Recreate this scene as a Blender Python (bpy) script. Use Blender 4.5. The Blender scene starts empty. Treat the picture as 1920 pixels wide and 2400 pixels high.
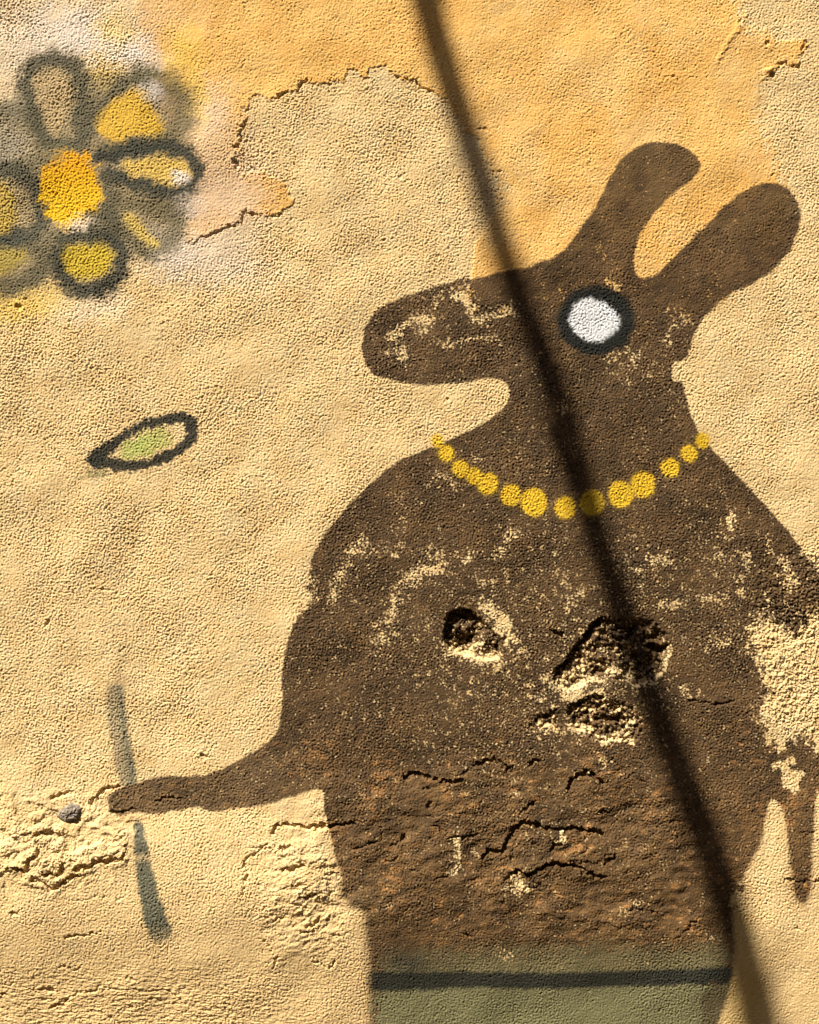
import bpy, math, random
import numpy as np
from mathutils import Vector

random.seed(7)
scene = bpy.context.scene
PI = math.pi
# ------------------------------------------------------------------ scale: 1 unit of the layout drawing = 0.625 mm of wall
S = 0.000625
ZC = 1.5
def wx(px): return (px - 960.0) * S
def wz(py): return ZC + (1200.0 - py) * S

# ------------------------------------------------------------------ camera
cam_d = bpy.data.cameras.new('camera'); cam = bpy.data.objects.new('camera', cam_d)
scene.collection.objects.link(cam); scene.camera = cam
CAM_D = 2.0
cam.location = (0.0, -CAM_D, ZC); cam.rotation_euler = (PI / 2, 0, 0)
cam_d.sensor_fit = 'HORIZONTAL'; cam_d.sensor_width = 36.0
cam_d.lens = 36.0 * CAM_D / 1.2
cam_d.clip_start = 0.05; cam_d.clip_end = 300.0

# ------------------------------------------------------------------ sun and sky
RAKE = math.radians(23.0)
ip = Vector((-0.54, 0, 0.842)).normalized()
SUN = Vector((ip.x * math.cos(RAKE), -math.sin(RAKE), ip.z * math.cos(RAKE)))      # from the wall to the sun
sd = bpy.data.lights.new('sun', 'SUN'); sun = bpy.data.objects.new('sun', sd)
scene.collection.objects.link(sun)
sd.energy = 5.0; sd.angle = math.radians(0.68); sd.color = (1.0, 0.87, 0.68)
sun.rotation_euler = SUN.to_track_quat('Z', 'Y').to_euler(); sun.location = (-3, -4, 8)
world = bpy.data.worlds.new('World'); scene.world = world; world.use_nodes = True
wn = world.node_tree; wn.nodes.clear()
sky = wn.nodes.new('ShaderNodeTexSky'); sky.sky_type = 'NISHITA'; sky.sun_disc = False
sky.sun_elevation = math.asin(SUN.z); sky.sun_rotation = math.atan2(SUN.x, SUN.y)
sky.dust_density = 2.5; sky.air_density = 1.0
bg = wn.nodes.new('ShaderNodeBackground'); bg.inputs[1].default_value = 0.05
wo = wn.nodes.new('ShaderNodeOutputWorld')
wn.links.new(sky.outputs[0], bg.inputs[0]); wn.links.new(bg.outputs[0], wo.inputs[0])
vs = scene.view_settings
vs.view_transform = 'Standard'; vs.look = 'None'; vs.gamma = 1.0; vs.use_curve_mapping = False
vs.exposure = 1.12

# ------------------------------------------------------------------ helpers
def ss(a, b, x):
    t = np.clip((x - a) / (b - a), 0, 1); return t * t * (3 - 2 * t)

CELL = 2.2
NT = 1280
_fx = np.fft.rfftfreq(NT)[None, :]; _fy = np.fft.fftfreq(NT)[:, None]
def noise_tile(seed, lam, width=0.45, aniso=1.0, ang=0.0, power=None):
    """periodic noise, wavelengths round lam (layout units), unit variance"""
    rs = np.random.RandomState(seed)
    w = np.fft.rfft2(rs.standard_normal((NT, NT)))
    ca, sa = math.cos(ang), math.sin(ang)
    u = _fx * ca + _fy * sa; v = (-_fx * sa + _fy * ca) * aniso
    f = np.sqrt(u * u + v * v) + 1e-9
    f0 = CELL / lam
    if power is None:
        g = np.exp(-0.5 * (np.log(f / f0) / width) ** 2)
    else:
        g = np.where(f < f0, (f / f0) ** 2, 1) * (np.maximum(f, f0) / f0) ** (-power)
    n = np.fft.irfft2(w * g, s=(NT, NT)); n -= n.mean(); n /= n.std()
    return n.astype(np.float32)

# non-uniform lattice: fine over the frame and a margin, growing cells beyond
def axis(lo, hi, far_lo, far_hi):
    core = np.arange(lo, hi, CELL)
    def grow(span):
        out = []; s = CELL; t = 0
        while t < span:
            s = min(s * 1.22, 120.0); t += s; out.append(t)
        return np.array(out)
    return np.concatenate([(lo - grow(lo - far_lo))[::-1], core, core[-1] + grow(far_hi - core[-1])])
XA = axis(-110, 2030, -4500, 6500)
YA = axis(-130, 2530, -3600, 3597)
YA = YA[wz(YA) > -0.05]
NX, NY = len(XA), len(YA)
X, Y = np.meshgrid(XA.astype(np.float32), YA.astype(np.float32))

def _idx(A):
    u = np.mod(A / CELL, NT); i = np.floor(u).astype(np.int64); return i, (u - i).astype(np.float32)
_ix, _tx = _idx(XA); _iy, _ty = _idx(YA)
def N(seed, lam, **k):
    t = noise_tile(seed, lam, **k)
    a = t[_iy % NT]; b = t[(_iy + 1) % NT]; r = a * (1 - _ty[:, None]) + b * _ty[:, None]
    return (r[:, _ix % NT] * (1 - _tx) + r[:, (_ix + 1) % NT] * _tx).astype(np.float32)

def chaikin(p, closed, n):
    p = np.array(p, float)
    for _ in range(n):
        q = np.roll(p, -1, 0) if closed else p[1:]
        a = p if closed else p[:-1]
        r = np.empty((len(a) * 2, p.shape[1])); r[0::2] = a * .75 + q * .25; r[1::2] = a * .25 + q * .75
        p = r if closed else np.vstack([p[:1], r, p[-1:]])
    return p

# warped coordinates, so nothing painted or broken has a drawn-straight edge
W1x, W1y = N(11, 60) * 2.2, N(12, 60) * 2.2
W2x, W2y = N(13, 17) * 1.6, N(14, 17) * 1.6

def _window(pts, pad):
    x0, y0 = pts.min(0)[:2] - pad; x1, y1 = pts.max(0)[:2] + pad
    i0, i1 = np.searchsorted(XA, [x0, x1]); j0, j1 = np.searchsorted(YA, [y0, y1])
    return slice(j0, j1), slice(i0, i1)

def sdf(poly, smooth=1, warp=1.0, pad=90):
    """signed distance, negative inside; (values, window)"""
    p = chaikin(poly, True, smooth)
    w = _window(p, pad); x = X[w] + (W1x[w] + W2x[w]) * warp; y = Y[w] + (W1y[w] + W2y[w]) * warp
    sh = x.shape; big = x.size > 120000
    if big:                                                     # evaluate coarsely, then interpolate
        gx = np.arange(p[:, 0].min() - pad - 24, p[:, 0].max() + pad + 24, 5.0); gy = np.arange(p[:, 1].min() - pad - 24, p[:, 1].max() + pad + 24, 5.0)
        qx, qy = [a.ravel() for a in np.meshgrid(gx, gy)]
    else: qx, qy = x.ravel().astype(float), y.ravel().astype(float)
    best = np.full(qx.shape, 1e18); ins = np.zeros(qx.shape, bool)
    for a, b in zip(p, np.roll(p, -1, 0)):
        d = b - a; L = max(d @ d, 1e-9)
        t = np.clip(((qx - a[0]) * d[0] + (qy - a[1]) * d[1]) / L, 0, 1)
        best = np.minimum(best, (qx - a[0] - t * d[0]) ** 2 + (qy - a[1] - t * d[1]) ** 2)
        if a[1] != b[1]:
            c = (a[1] > qy) != (b[1] > qy)
            ins ^= c & (qx < (b[0] - a[0]) * (qy - a[1]) / (b[1] - a[1]) + a[0])
    r = np.sqrt(best) * np.where(ins, -1, 1)
    if big:
        r = r.reshape(len(gy), len(gx))
        u = np.clip((x - gx[0]) / 5.0, 0, len(gx) - 1.001); v = np.clip((y - gy[0]) / 5.0, 0, len(gy) - 1.001)
        i = u.astype(int); j = v.astype(int); u -= i; v -= j
        r = (r[j, i] * (1 - u) + r[j, i + 1] * u) * (1 - v) + (r[j + 1, i] * (1 - u) + r[j + 1, i + 1] * u) * v
    return r.reshape(sh).astype(np.float32), w

def sdf_stroke(pts, r, closed=False, smooth=2, warp=1.0, pad=60):
    """distance to a stroke of radius r (number, or one per point)"""
    pts = np.array(pts, float); rr = np.full(len(pts), r, float) if np.isscalar(r) else np.array(r, float)
    p = chaikin(np.column_stack([pts, rr]), closed, smooth)
    w = _window(p, pad + rr.max()); x = X[w] + (W1x[w] * .6 + W2x[w]) * warp; y = Y[w] + (W1y[w] * .6 + W2y[w]) * warp
    best = np.full(x.shape, 1e9, np.float32)
    segs = list(zip(p, np.roll(p, -1, 0))) if closed else list(zip(p[:-1], p[1:]))
    for a, b in segs:
        d = b[:2] - a[:2]; L = max(d @ d, 1e-9)
        t = np.clip(((x - a[0]) * d[0] + (y - a[1]) * d[1]) / L, 0, 1)
        best = np.minimum(best, np.sqrt((x - a[0] - t * d[0]) ** 2 + (y - a[1] - t * d[1]) ** 2) - (a[2] + (b[2] - a[2]) * t))
    return best, w

def sdf_ell(cx, cy, rx, ry, rot=0.0, warp=1.0, pad=60):
    w = _window(np.array([[cx - rx, cy - rx - ry], [cx + rx, cy + rx + ry], [cx - ry, cy], [cx + ry, cy]], float), pad)
    x = X[w] + (W1x[w] + W2x[w]) * warp - cx; y = Y[w] + (W1y[w] + W2y[w]) * warp - cy
    c, s = math.cos(rot), math.sin(rot)
    return (np.sqrt(((x * c + y * s) / rx) ** 2 + ((-x * s + y * c) / ry) ** 2) - 1) * min(rx, ry), w

# ------------------------------------------------------------------ relief of the render
g1 = N(1, 9.6, width=.42, aniso=.85, ang=math.radians(-33))
g2 = N(2, 6.2, width=.3)
g3 = N(3, 26, width=.5, aniso=.6, ang=math.radians(-30))
mid = N(4, 75, width=.5); big = N(5, 260, width=.5); lump = N(6, 40, width=.5)
spk = N(7, 9, width=.5); dirt = N(8, 120, power=1.6)
rough = np.ones_like(X)                                              # how coarse the grain is, place by place
rough += .20 * N(9, 330, width=.5) + .10 * N(65, 110, width=.5)
g1b = N(66, 14.5, width=.4, aniso=.75, ang=math.radians(-33)); pm = ss(-.3, 1.3, N(67, 240, power=1.5))
g1 = g1 * (1 - .30 * pm) + g1b * .40 * pm

# ---- the ochre top coat and its broken edge
TOP = [(318,-3800),(316,30),(330,90),(342,140),(336,165),(352,200),(400,330),(430,430),(438,500),(432,573),(460,562),(490,553),(525,533),(560,525),
 (572,498),(610,504),(645,503),(690,480),(668,435),(620,402),(565,405),(545,392),(550,370),(566,345),(562,310),(578,285),(570,258),(585,235),(600,226),(640,230),
 (664,216),(685,214),(700,193),(751,197),(803,189),(818,166),(833,163),(848,178),(863,180),(866,160),(907,156),(922,178),(955,186),(985,204),(1018,215),(1048,241),(1067,267),
 (1090,300),(1122,334),(1150,395),(1174,430),(1164,482),(1133,545),(1113,575),(1109,631),(1096,665),(1093,697),(1107,706),(1118,724),(1137,720),(1160,726),(1178,718),(1197,705),
 (1240,700),(1300,720),(1400,680),(1450,690),(1530,725),(1600,742),(1650,738),(1700,702),(1760,668),(1830,620),(1856,560),(1862,500),(1840,430),(1812,350),(1785,290),(1778,230),
 (1786,192),(1806,178),(1828,152),(1842,148),(1852,158),(1868,150),(1882,118),(1896,98),(1870,92),(1830,96),(1790,72),(1752,66),(1738,30),(1750,-200),(1900,-600),(2600,-3800)]
sd_top, w_top = sdf(TOP, smooth=0, warp=1.0, pad=140)
SDT = np.full_like(X, 500.0); SDT[w_top] = sd_top
jag = N(15, 22, width=.5) * 2.0 + N(16, 9) * .8
SDT += jag * (1 - ss(1120, 1250, X) * .2)
edge_crisp = np.where((X > 500) & (X < 1130) & (Y < 620), 1.0, 0.0)
top = 1 - ss(-3.0, 2.5, SDT)
# diffuse margin of colour on the right, where the ochre only thins out
soft_top = 1 - ss(-26, 14, SDT + N(17, 30) * 9)
crispness = np.clip((1 - ss(1090, 1180, X)) * ss(440, 545, X + .3 * (Y - 300)) + ss(1780, 1800, X) * (1 - ss(180, 200, Y)), 0, 1)
top_col = top * crispness + soft_top * (1 - crispness)

crest = g1 - .55 * np.maximum(g1 - .9, 0) - .9 * np.maximum(-g1 - .9, 0) * -1.0 * -1.0
pits = np.maximum(-(g1 * .7 + g3 * .5) - 1.15, 0)
roughmap = rough.copy()
roughmap *= 1 - .46 * soft_top
roughmap *= 1 + .35 * ss(1560, 1800, X) * ss(1180, 1500, Y) * (1 - ss(1700, 1850, Y))   # the raw patch right of the body
roughmap *= 1 - .30 * ss(2060, 2300, Y)
roughmap *= 1 + .22 * (1 - ss(150, 700, X)) * ss(650, 900, Y) * (1 - ss(1700, 1900, Y))
H = (0.00034 * (crest + .45 * g2) + 0.00010 * g3 - 0.00075 * pits) * roughmap
H += .00009 * mid + .00075 * big + .00006 * lump + .00009 * N(68, 55, width=.5, aniso=.22, ang=math.radians(-22)) * ss(.2, 1.4, N(69, 300))
H += top * .0013 * (0.35 + .65 * crispness)
# coarse granular plaster, right
rawp, w = sdf([(1790,1290),(1960,1290),(1980,1720),(1870,1730),(1800,1700),(1770,1560),(1740,1440)], 1, pad=60)
rp = np.zeros_like(X); rp[w] = 1 - ss(-40, 30, rawp)
H += rp * (.00052 * N(21, 13, width=.6) + .0006 * N(64, 48, power=1.4) + .0006 * np.abs(N(22, 38, width=.6)))
# lumpy broken plaster lower left
lp, w = sdf([(-120,1860),(60,1850),(230,1870),(330,1900),(330,1990),(240,2070),(60,2090),(-120,2060)], 1, pad=80)
lpm = np.zeros_like(X); lpm[w] = 1 - ss(-45, 35, lp)
nl = N(23, 105, width=.6, aniso=.7, ang=-.3); nl2 = N(24, 28, width=.5)
H += lpm * (.0014 * np.tanh(nl * 2.6) + .0003 * nl2)
# hummocky zone across the foot of the figure
lp, w = sdf([(600,1950),(800,1780),(1500,1760),(1700,1900),(1660,2200),(1300,2220),(900,2150),(620,2260)], 1, pad=120)
lm2 = np.zeros_like(X); lm2[w] = 1 - ss(-90, 60, lp)
H += lm2 * (.0006 * N(25, 95, width=.5, aniso=.55, ang=-.15) + .00016 * N(26, 36, width=.5, aniso=.6, ang=-.2) + .0012 * N(27, 200, width=.4))
lp, w = sdf([(590,1950),(790,1960),(820,2150),(800,2260),(600,2200)], 1, pad=60)
lm3 = np.zeros_like(X); lm3[w] = 1 - ss(-50, 30, lp)
H += lm3 * .0004 * N(28, 30, width=.5, aniso=.6, ang=-.2)
# trowel waves along the bottom
H += ss(2200, 2330, Y) * (1 - ss(500, 900, X)) * (.0004 * N(29, 50, width=.9, aniso=.3, ang=0) )
H += .021 * np.exp(-((Y - 2110) / 225.0) ** 2) * (.55 + .45 * (1 - ss(500, 1500, X)))     # the swelling low on the wall
# trowel arcs on the ochre
H += .00007 * top * N(30, 44, width=.9, aniso=.25, ang=math.radians(-35))
# ridge upper right
d, w = sdf_stroke([(1748,36),(1724,74),(1700,112),(1682,142)], 1.0); H[w] += .0012 * np.exp(-(d / 6) ** 2)

# ---- cracks, ledges and chips: (points, half width, depth mm, lip mm)
CR = [
 ([(215,1888),(230,1867),(241,1852),(258,1846),(278,1842)],3.6,3.2,.6),([(122,1870),(148,1860),(173,1853)],3.6,2.6,.6),
 ([(364,1880),(390,1867),(412,1866),(430,1869)],3,2.4,.3),([(258,1902),(290,1899),(322,1894)],3,2.2,.4),
 ([(182,2031),(208,2024),(237,2013),(267,2010),(296,1999)],5,4.2,1.6),([(38,2028),(66,2034),(78,2012),(98,1989)],4.4,3.6,1.4),
 ([(108,2040),(141,2047),(152,2036),(158,2014)],4.4,3.6,1.5),([(80,2054),(104,2058),(126,2075),(156,2060),(195,2044)],4,3.4,1.2),
 ([(158,2192),(193,2184),(243,2175)],3.0,2.4,.8),([(143,2262),(170,2266),(198,2264)],2.6,1.8,.5),
 ([(74,2329),(186,2324),(297,2313),(371,2318),(445,2335)],2.2,1.1,.4),([(120,2360),(150,2352),(166,2342)],3.6,2.2,.6),([(-20,2318),(22,2326)],3.4,2.2,.5),
 ([(628,1970),(605,1993),(583,2006),(576,2022),(579,2053),(564,2092)],2.8,2.4,.5),([(35,2136),(56,2122)],3.2,2.2,.6),
 ([(84,1956),(104,1947),(120,1952),(136,1948),(150,1957)],4,3.0,.9),([(20,1960),(52,1950),(72,1953)],2.4,1.6,.6),([(0,2034),(30,2036)],2.2,1.4,.3),
 ([(474,1770),(490,1774)],3.6,2.4,.3),
 ([(636,1952),(648,1934),(664,1929),(700,1932),(733,1932),(770,1934),(807,1927),(842,1933)],3.6,3.6,.6),([(652,1984),(683,1976)],3.6,2.6,.6),
 ([(664,2033),(690,2031),(716,2023)],4.6,3.2,.8),([(764,2044),(802,2046)],3,2.2,.4),([(707,2096),(742,2088)],4,2.6,.8),([(640,2153),(668,2144)],3,2,.5),
 ([(720,2162),(738,2158),(752,2144)],3.6,2.6,.8),([(700,2175),(745,2170)],2.4,1.6,.5),([(768,2266),(788,2236)],3.2,2.2,.6),([(730,2250),(765,2262)],2.4,1.4,.3),
 ([(946,1823),(967,1814),(996,1820),(1033,1831),(1059,1837),(1087,1826)],3.8,3.4,.7),([(994,1846),(1012,1850)],2.6,1.8,.3),([(1002,1892),(1011,1880)],4,2.6,.6),
 ([(892,1936),(895,1966)],2.4,1.8,.3),([(862,1964),(890,1970)],2.4,1.4,.3),([(820,1915),(858,1918)],3,2,.5),([(870,1902),(900,1903)],2.4,1.4,.3),([(962,1896),(962,1882)],2,1.4,.3),
 ([(1011,1930),(1033,1945),(1059,1961),(1085,1961),(1118,1949)],2.6,2.2,.4),
 ([(1068,1968),(1071,1993),(1078,2019),(1063,2042),(1030,2050),(992,2046),(959,2034),(944,2020)],2.0,1.2,-.3),
 ([(1110,1792),(1140,1780),(1165,1784),(1196,1800)],4.4,2.8,.8),([(1219,1906),(1232,1894),(1251,1880)],4,3.2,.6),
 ([(1130,2010),(1145,1990),(1178,1992),(1192,1966),(1204,1938),(1230,1926),(1256,1932),(1275,1942),(1310,1941),(1347,1940),(1388,1944),(1416,1957)],4.4,4.2,.9),
 ([(1182,2058),(1204,2041),(1234,2044),(1258,2030),(1282,2022),(1318,2024),(1347,2027),(1373,2042),(1421,2050)],3.6,3.4,.9),
 ([(1332,1848),(1338,1830),(1352,1816),(1371,1811),(1391,1816),(1412,1834)],5,5.0,.4),
 ([(1612,1640),(1651,1645),(1690,1650),(1727,1645)],2.6,2.4,.4),([(1470,2128),(1503,2127),(1542,2136)],2.4,1.8,.4),([(1417,2021),(1445,2000)],4,2.6,.6),
 ([(1575,2196),(1594,2184),(1614,2175),(1632,2149)],2.3,1.8,.3),([(1286,1988),(1315,1977)],4.4,3,.6),([(1832,2061),(1866,2063),(1894,2058)],2.4,2.2,.3),
 ([(1906,2063),(1935,2056)],3.6,3,.4),([(1868,1949),(1911,1953)],2.4,1.8,.2),([(1262,1982),(1243,1960)],3,1.8,.3),([(1380,1985),(1340,1998)],3,1.6,.8),
 ([(467,558),(484,552),(501,549),(516,538),(534,531),(560,524),(568,508),(577,497),(590,500),(610,504)],2.7,2.0,.4),([(628,500),(650,508),(668,500)],2.2,1.4,.3),
 ([(577,284),(571,300)],3.2,2.4,.2),([(568,314),(563,330)],3.2,2.6,.2),([(560,338),(547,344)],3.8,2.8,.1),([(584,250),(578,262)],2,1.4,.1),([(592,228),(604,224)],2.6,1.8,.1),
 ([(653,228),(664,219),(675,213)],4.0,3.0,.1),([(697,212),(703,200),(720,192)],3.2,2.4,.1),([(925,180),(940,179),(955,187)],2.4,1.8,.1),([(972,196),(998,208),(1020,217)],2.3,2.0,.1),
 ([(1118,306),(1150,308)],1.6,1.0,.1),([(1156,401),(1178,399)],2.2,1.4,.1),([(1893,94),(1884,106),(1880,118)],2.4,1.8,.2),([(1878,146),(1868,156),(1850,158),(1842,147),(1828,150),(1822,160)],2.2,1.8,.2),
 ([(1558,184),(1570,178),(1580,182),(1592,190)],2,1.2,.5),([(1736,62),(1742,40)],2.2,1.6,.3),
 ([(1298,1592),(1330,1550),(1362,1505),(1386,1468),(1412,1447)],5,5,.3),([(1336,1672),(1352,1652),(1372,1641),(1412,1633)],6,5,.3),([(1262,1680),(1300,1668)],5,3,.8),([(1294,1480),(1318,1492)],4.6,3,.8),
 ([(1398,1682),(1430,1684),(1490,1680)],5,4,.8),([(1430,1672),(1455,1658)],5,3.4,.8),([(1300,1578),(1318,1566)],4,3,.5),
 ([(1430,1490),(1470,1500),(1492,1478)],7,4.5,1),([(1320,870),(1300,860)],2,.8,.2),([(1400,1905),(1440,1890)],3,1.6,.8),([(1240,1795),(1262,1782)],4,2.6,.5),
 ([(215,1383),(262,1384)],2.4,1.2,.4),([(285,990),(305,984)],2.2,1.2,.3),([(282,1528),(290,1515)],2.4,1.4,.3),
 ([(160,2100),(230,2092),(300,2094)],2.0,.9,.3),([(300,2358),(420,2348),(520,2356)],2.0,.9,.3),([(-40,2305),(120,2318)],2.2,1.2,.3),
]
for _ in range(46):                                                  # the small cracks and scabs of the belly and the lower left
    if random.random() < .62: cx, cy = random.uniform(820, 1640), random.uniform(1780, 2190)
    else: cx, cy = random.choice([(random.uniform(-40, 330), random.uniform(1900, 2390)), (random.uniform(590, 800), random.uniform(1960, 2270))])
    L0 = random.uniform(12, 48); an = random.gauss(-.12, .45); p = [(cx, cy)]
    for q in range(3): an += random.uniform(-.5, .5); p.append((p[-1][0] + L0 / 3 * math.cos(an), p[-1][1] + L0 / 3 * math.sin(an)))
    CR.append((p, random.uniform(1.4, 2.9), random.uniform(.8, 2.0), random.uniform(.2, .9)))
cj = N(31, 20, width=.5)
# loose plates of render standing proud, sharp along their lower edge
for p, hgt in (([(-30,1990),(30,1958),(66,1950),(102,1984),(84,2006),(68,2030),(38,2026),(-30,2020)], 2.6), ([(100,2008),(140,1990),(160,2012),(157,2034),(141,2046),(108,2040)], 3.0), ([(162,1996),(220,1966),(300,1976),(298,2000),(262,2010),(232,2014),(204,2026),(180,2030)], 2.8),
        ([(84,1930),(150,1925),(158,1950),(136,1950),(118,1954),(100,1948),(86,1956)], 1.8), ([(640,1975),(700,1970),(720,1990),(690,2018),(650,2010)], 1.4), ([(700,2060),(770,2060),(780,2085),(740,2092),(706,2096)], 1.6), ([(1190,1960),(1330,1950),(1420,1975),(1440,2010),(1300,2016),(1236,2036),(1190,2036)], 2.0),
        ([(1060,2060),(1180,2056),(1230,2080),(1420,2120),(1560,2160),(1440,2170),(1200,2120)], 1.3), ([(930,1850),(1080,1850),(1100,1900),(1010,1920),(930,1900)], 1.2), ([(720,2120),(760,2110),(790,2140),(750,2166),(722,2164)], 1.5)):
    d, w = sdf(p, 1, warp=1.6, pad=60)
    H[w] += hgt * .001 * (1 - ss(-2.5, 2.0, d + cj[w] * 1.2)) * ss(-46, -4, -np.abs(d + 2) * 1.0 + 0) 

for pts, hw, dep, lip in CR:
    j = list(pts)
    for _ in range(2):
        q = [j[0]]
        for a, b in zip(j[:-1], j[1:]):
            L_ = math.hypot(b[0] - a[0], b[1] - a[1]); k_ = random.uniform(-.17, .17)
            if L_ > 7: q.append(((a[0] + b[0]) / 2 - (b[1] - a[1]) * k_, (a[1] + b[1]) / 2 + (b[0] - a[0]) * k_))
            q.append(b)
        j = q
    n = len(j); rad = [hw * (.45 if k in (0, n - 1) else 1) * random.uniform(.55, 1.3) for k in range(n)]
    d, w = sdf_stroke(j, rad, smooth=0, warp=.8, pad=46)
    d = d + cj[w] * 1.0
    H[w] -= dep * .0015 * (1 - ss(-1.8, 1.6, d - (1.0 if hw > 3.3 else 0.0)))
    H[w] += lip * .001 * np.exp(-(np.maximum(d, 0) / 13) ** 2)
# chipped pits: (cx, cy, rx, ry, rot, depth mm)
PIT = [(46,719,8,7,.2,3.6),(57,699,5,4,0,2.4),(113,1459,11,5,-.75,3.6),(119,2314,16,6.5,0,4.2),(553,384,10,10,.7,3.4),(948,1961,10,7,0,3.4),(1197,1803,13,9,0,4.2),
 (1808,172,9,8,-.5,3.6),(1800,101,5,7,0,2.6),(1812,409,7,4,-.4,2),(1864,434,5,4,0,2),(146,1249,4,3,0,1.4),(384,759,5,4,0,1.6),(1218,848,7,4,0,1.6),(35,1128,5,4,0,1.6),
 (330,1955,5,9,0,1.4),(1540,1518,30,12,.05,9),(1180,1497,8,5,0,3),(1216,608,4,3,0,1.6),(1026,602,6,3.5,0,1.6),(1053,560,5,3,0,1.2),(1872,1490,12,8,-.2,3.2),(1900,1178,5,5,0,1.8),
 (1700,906,5,4,0,1.6),(1052,938,5,4,0,1.6),(938,414,5,5,0,1.2),(730,1098,5,4,0,1),(461,1982,5,4,0,1.2),(1870,2174,9,5,.5,2.2),(1806,1520,6,4,0,2),(325,1934,5,12,.4,1.6)]
for cx, cy, rx, ry, rot, dep in PIT:
    d, w = sdf_ell(cx, cy, rx, ry, rot, warp=.8, pad=30)
    H[w] -= dep * .001 * (1 - ss(-3.2, 1.6, d + cj[w] * .8)); H[w] += .0003 * np.exp(-(np.maximum(d, 0) / 9) ** 2)
d, w = sdf_ell(1803, 164, 11, 8, -.4, warp=.5, pad=20); H[w] += .0022 * (1 - ss(-5, 3, d))
for cx, cy in ((1078,-60),(40,1000)): pass

# ---- the two knocked-out hollows in the figure's chest
rub = N(32, 24, width=.5); rub2 = N(33, 11, width=.45); rub3 = N(34, 50, width=.5)
H1 = [(1040,1478),(1041,1448),(1056,1432),(1076,1424),(1100,1426),(1116,1436),(1128,1452),(1150,1470),(1172,1498),(1182,1530),(1168,1548),(1140,1545),(1118,1540),(1082,1538),(1056,1526),(1040,1506)]
d1, w1 = sdf(H1, 1, warp=.7, pad=60)
m = 1 - ss(-5, 2, d1)
H[w1] -= m * .0105 * (.62 + .38 * ss(60, -10, X[w1] - 1100 + (Y[w1] - 1480) * .3)) 
H[w1] += m * (.0013 * rub[w1] + .0006 * rub2[w1]) * ss(0, 14, -d1)
d, w = sdf_ell(1086, 1468, 30, 15, -.25, warp=2, pad=30); H[w] += .0062 * (1 - ss(-10, 3, d))          # boss of rubble inside
d, w = sdf_ell(1140, 1498, 30, 20, .5, warp=2, pad=30); H[w] += .0048 * (1 - ss(-10, 3, d))
d, w = sdf_ell(1092, 1500, 32, 12, -.5, warp=1.2, pad=30); H[w] -= .0085 * (1 - ss(-7, 2, d))           # inner cavity
H2 = [(1296,1600),(1318,1562),(1350,1522),(1384,1470),(1410,1448),(1450,1446),(1500,1452),(1540,1466),(1566,1490),(1576,1520),(1566,1556),(1545,1590),(1500,1612),(1450,1600),(1400,1590),(1352,1612),(1322,1626)]
d2, w2 = sdf(H2, 1, warp=1, pad=70)
m = 1 - ss(-7, 3, d2)
H[w2] -= m * .0062; H[w2] += m * (.0013 * rub[w2] + .0007 * rub2[w2] + .0020 * rub3[w2]) * ss(0, 22, -d2)
d, w = sdf_ell(1510, 1555, 34, 16, .1, warp=2, pad=30); H[w] -= .0042 * (1 - ss(-10, 4, d))
H3 = [(1334,1690),(1348,1660),(1376,1640),(1420,1634),(1470,1640),(1496,1676),(1506,1708),(1498,1738),(1450,1742),(1396,1732),(1350,1712)]
d3, w3 = sdf(H3, 1, warp=1.8, pad=60)
m = 1 - ss(-10, 3, d3)
H[w3] -= m * .0050; H[w3] += m * (.0015 * rub[w3] + .0007 * rub2[w3]) * ss(0, 16, -d3)
d, w = sdf([(1240,1690),(1262,1668),(1308,1672),(1322,1692),(1300,1712),(1256,1712)], 1, warp=1.6, pad=40)
H[w] -= .003 * (1 - ss(-8, 2, d)); H[w] += .0012 * rub[w] * (1 - ss(-8, 2, d))

# ------------------------------------------------------------------ pigments (what the surface is painted with)
def lin(r, g, b):
    f = lambda c: c / 12.92 if c <= .04045 else ((c + .055) / 1.055) ** 2.4
    return np.array([f(r / 255), f(g / 255), f(b / 255)], np.float32)
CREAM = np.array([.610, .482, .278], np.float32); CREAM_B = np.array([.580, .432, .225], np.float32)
OCHRE = np.array([.660, .430, .160], np.float32); OCHRE_B = np.array([.625, .372, .118], np.float32)
BROWN = np.array([.066, .039, .018], np.float32); BROWN_W = np.array([.142, .082, .032], np.float32)
DARK = np.array([.028, .031, .026], np.float32)
C = np.empty((NY, NX, 3), np.float32)
t = np.clip(.5 + .28 * dirt, 0, 1)[..., None]
C[:] = CREAM * (1 - t) + CREAM_B * t
yl = np.clip(ss(1900, 2350, Y) * (.9 - .3 * ss(500, 900, X)) , 0, 1)[..., None]; C = C * (1 - yl) + CREAM_B * yl  # orange-cream towards the foot, with the dimmer light there put into the colour
t = np.clip(.45 + .3 * N(41, 300, power=1.5) + .25 * ss(1100, 1500, X) * ss(250, 600, Y), 0, 1)[..., None]
oc = OCHRE * (1 - t) + OCHRE_B * t
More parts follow.
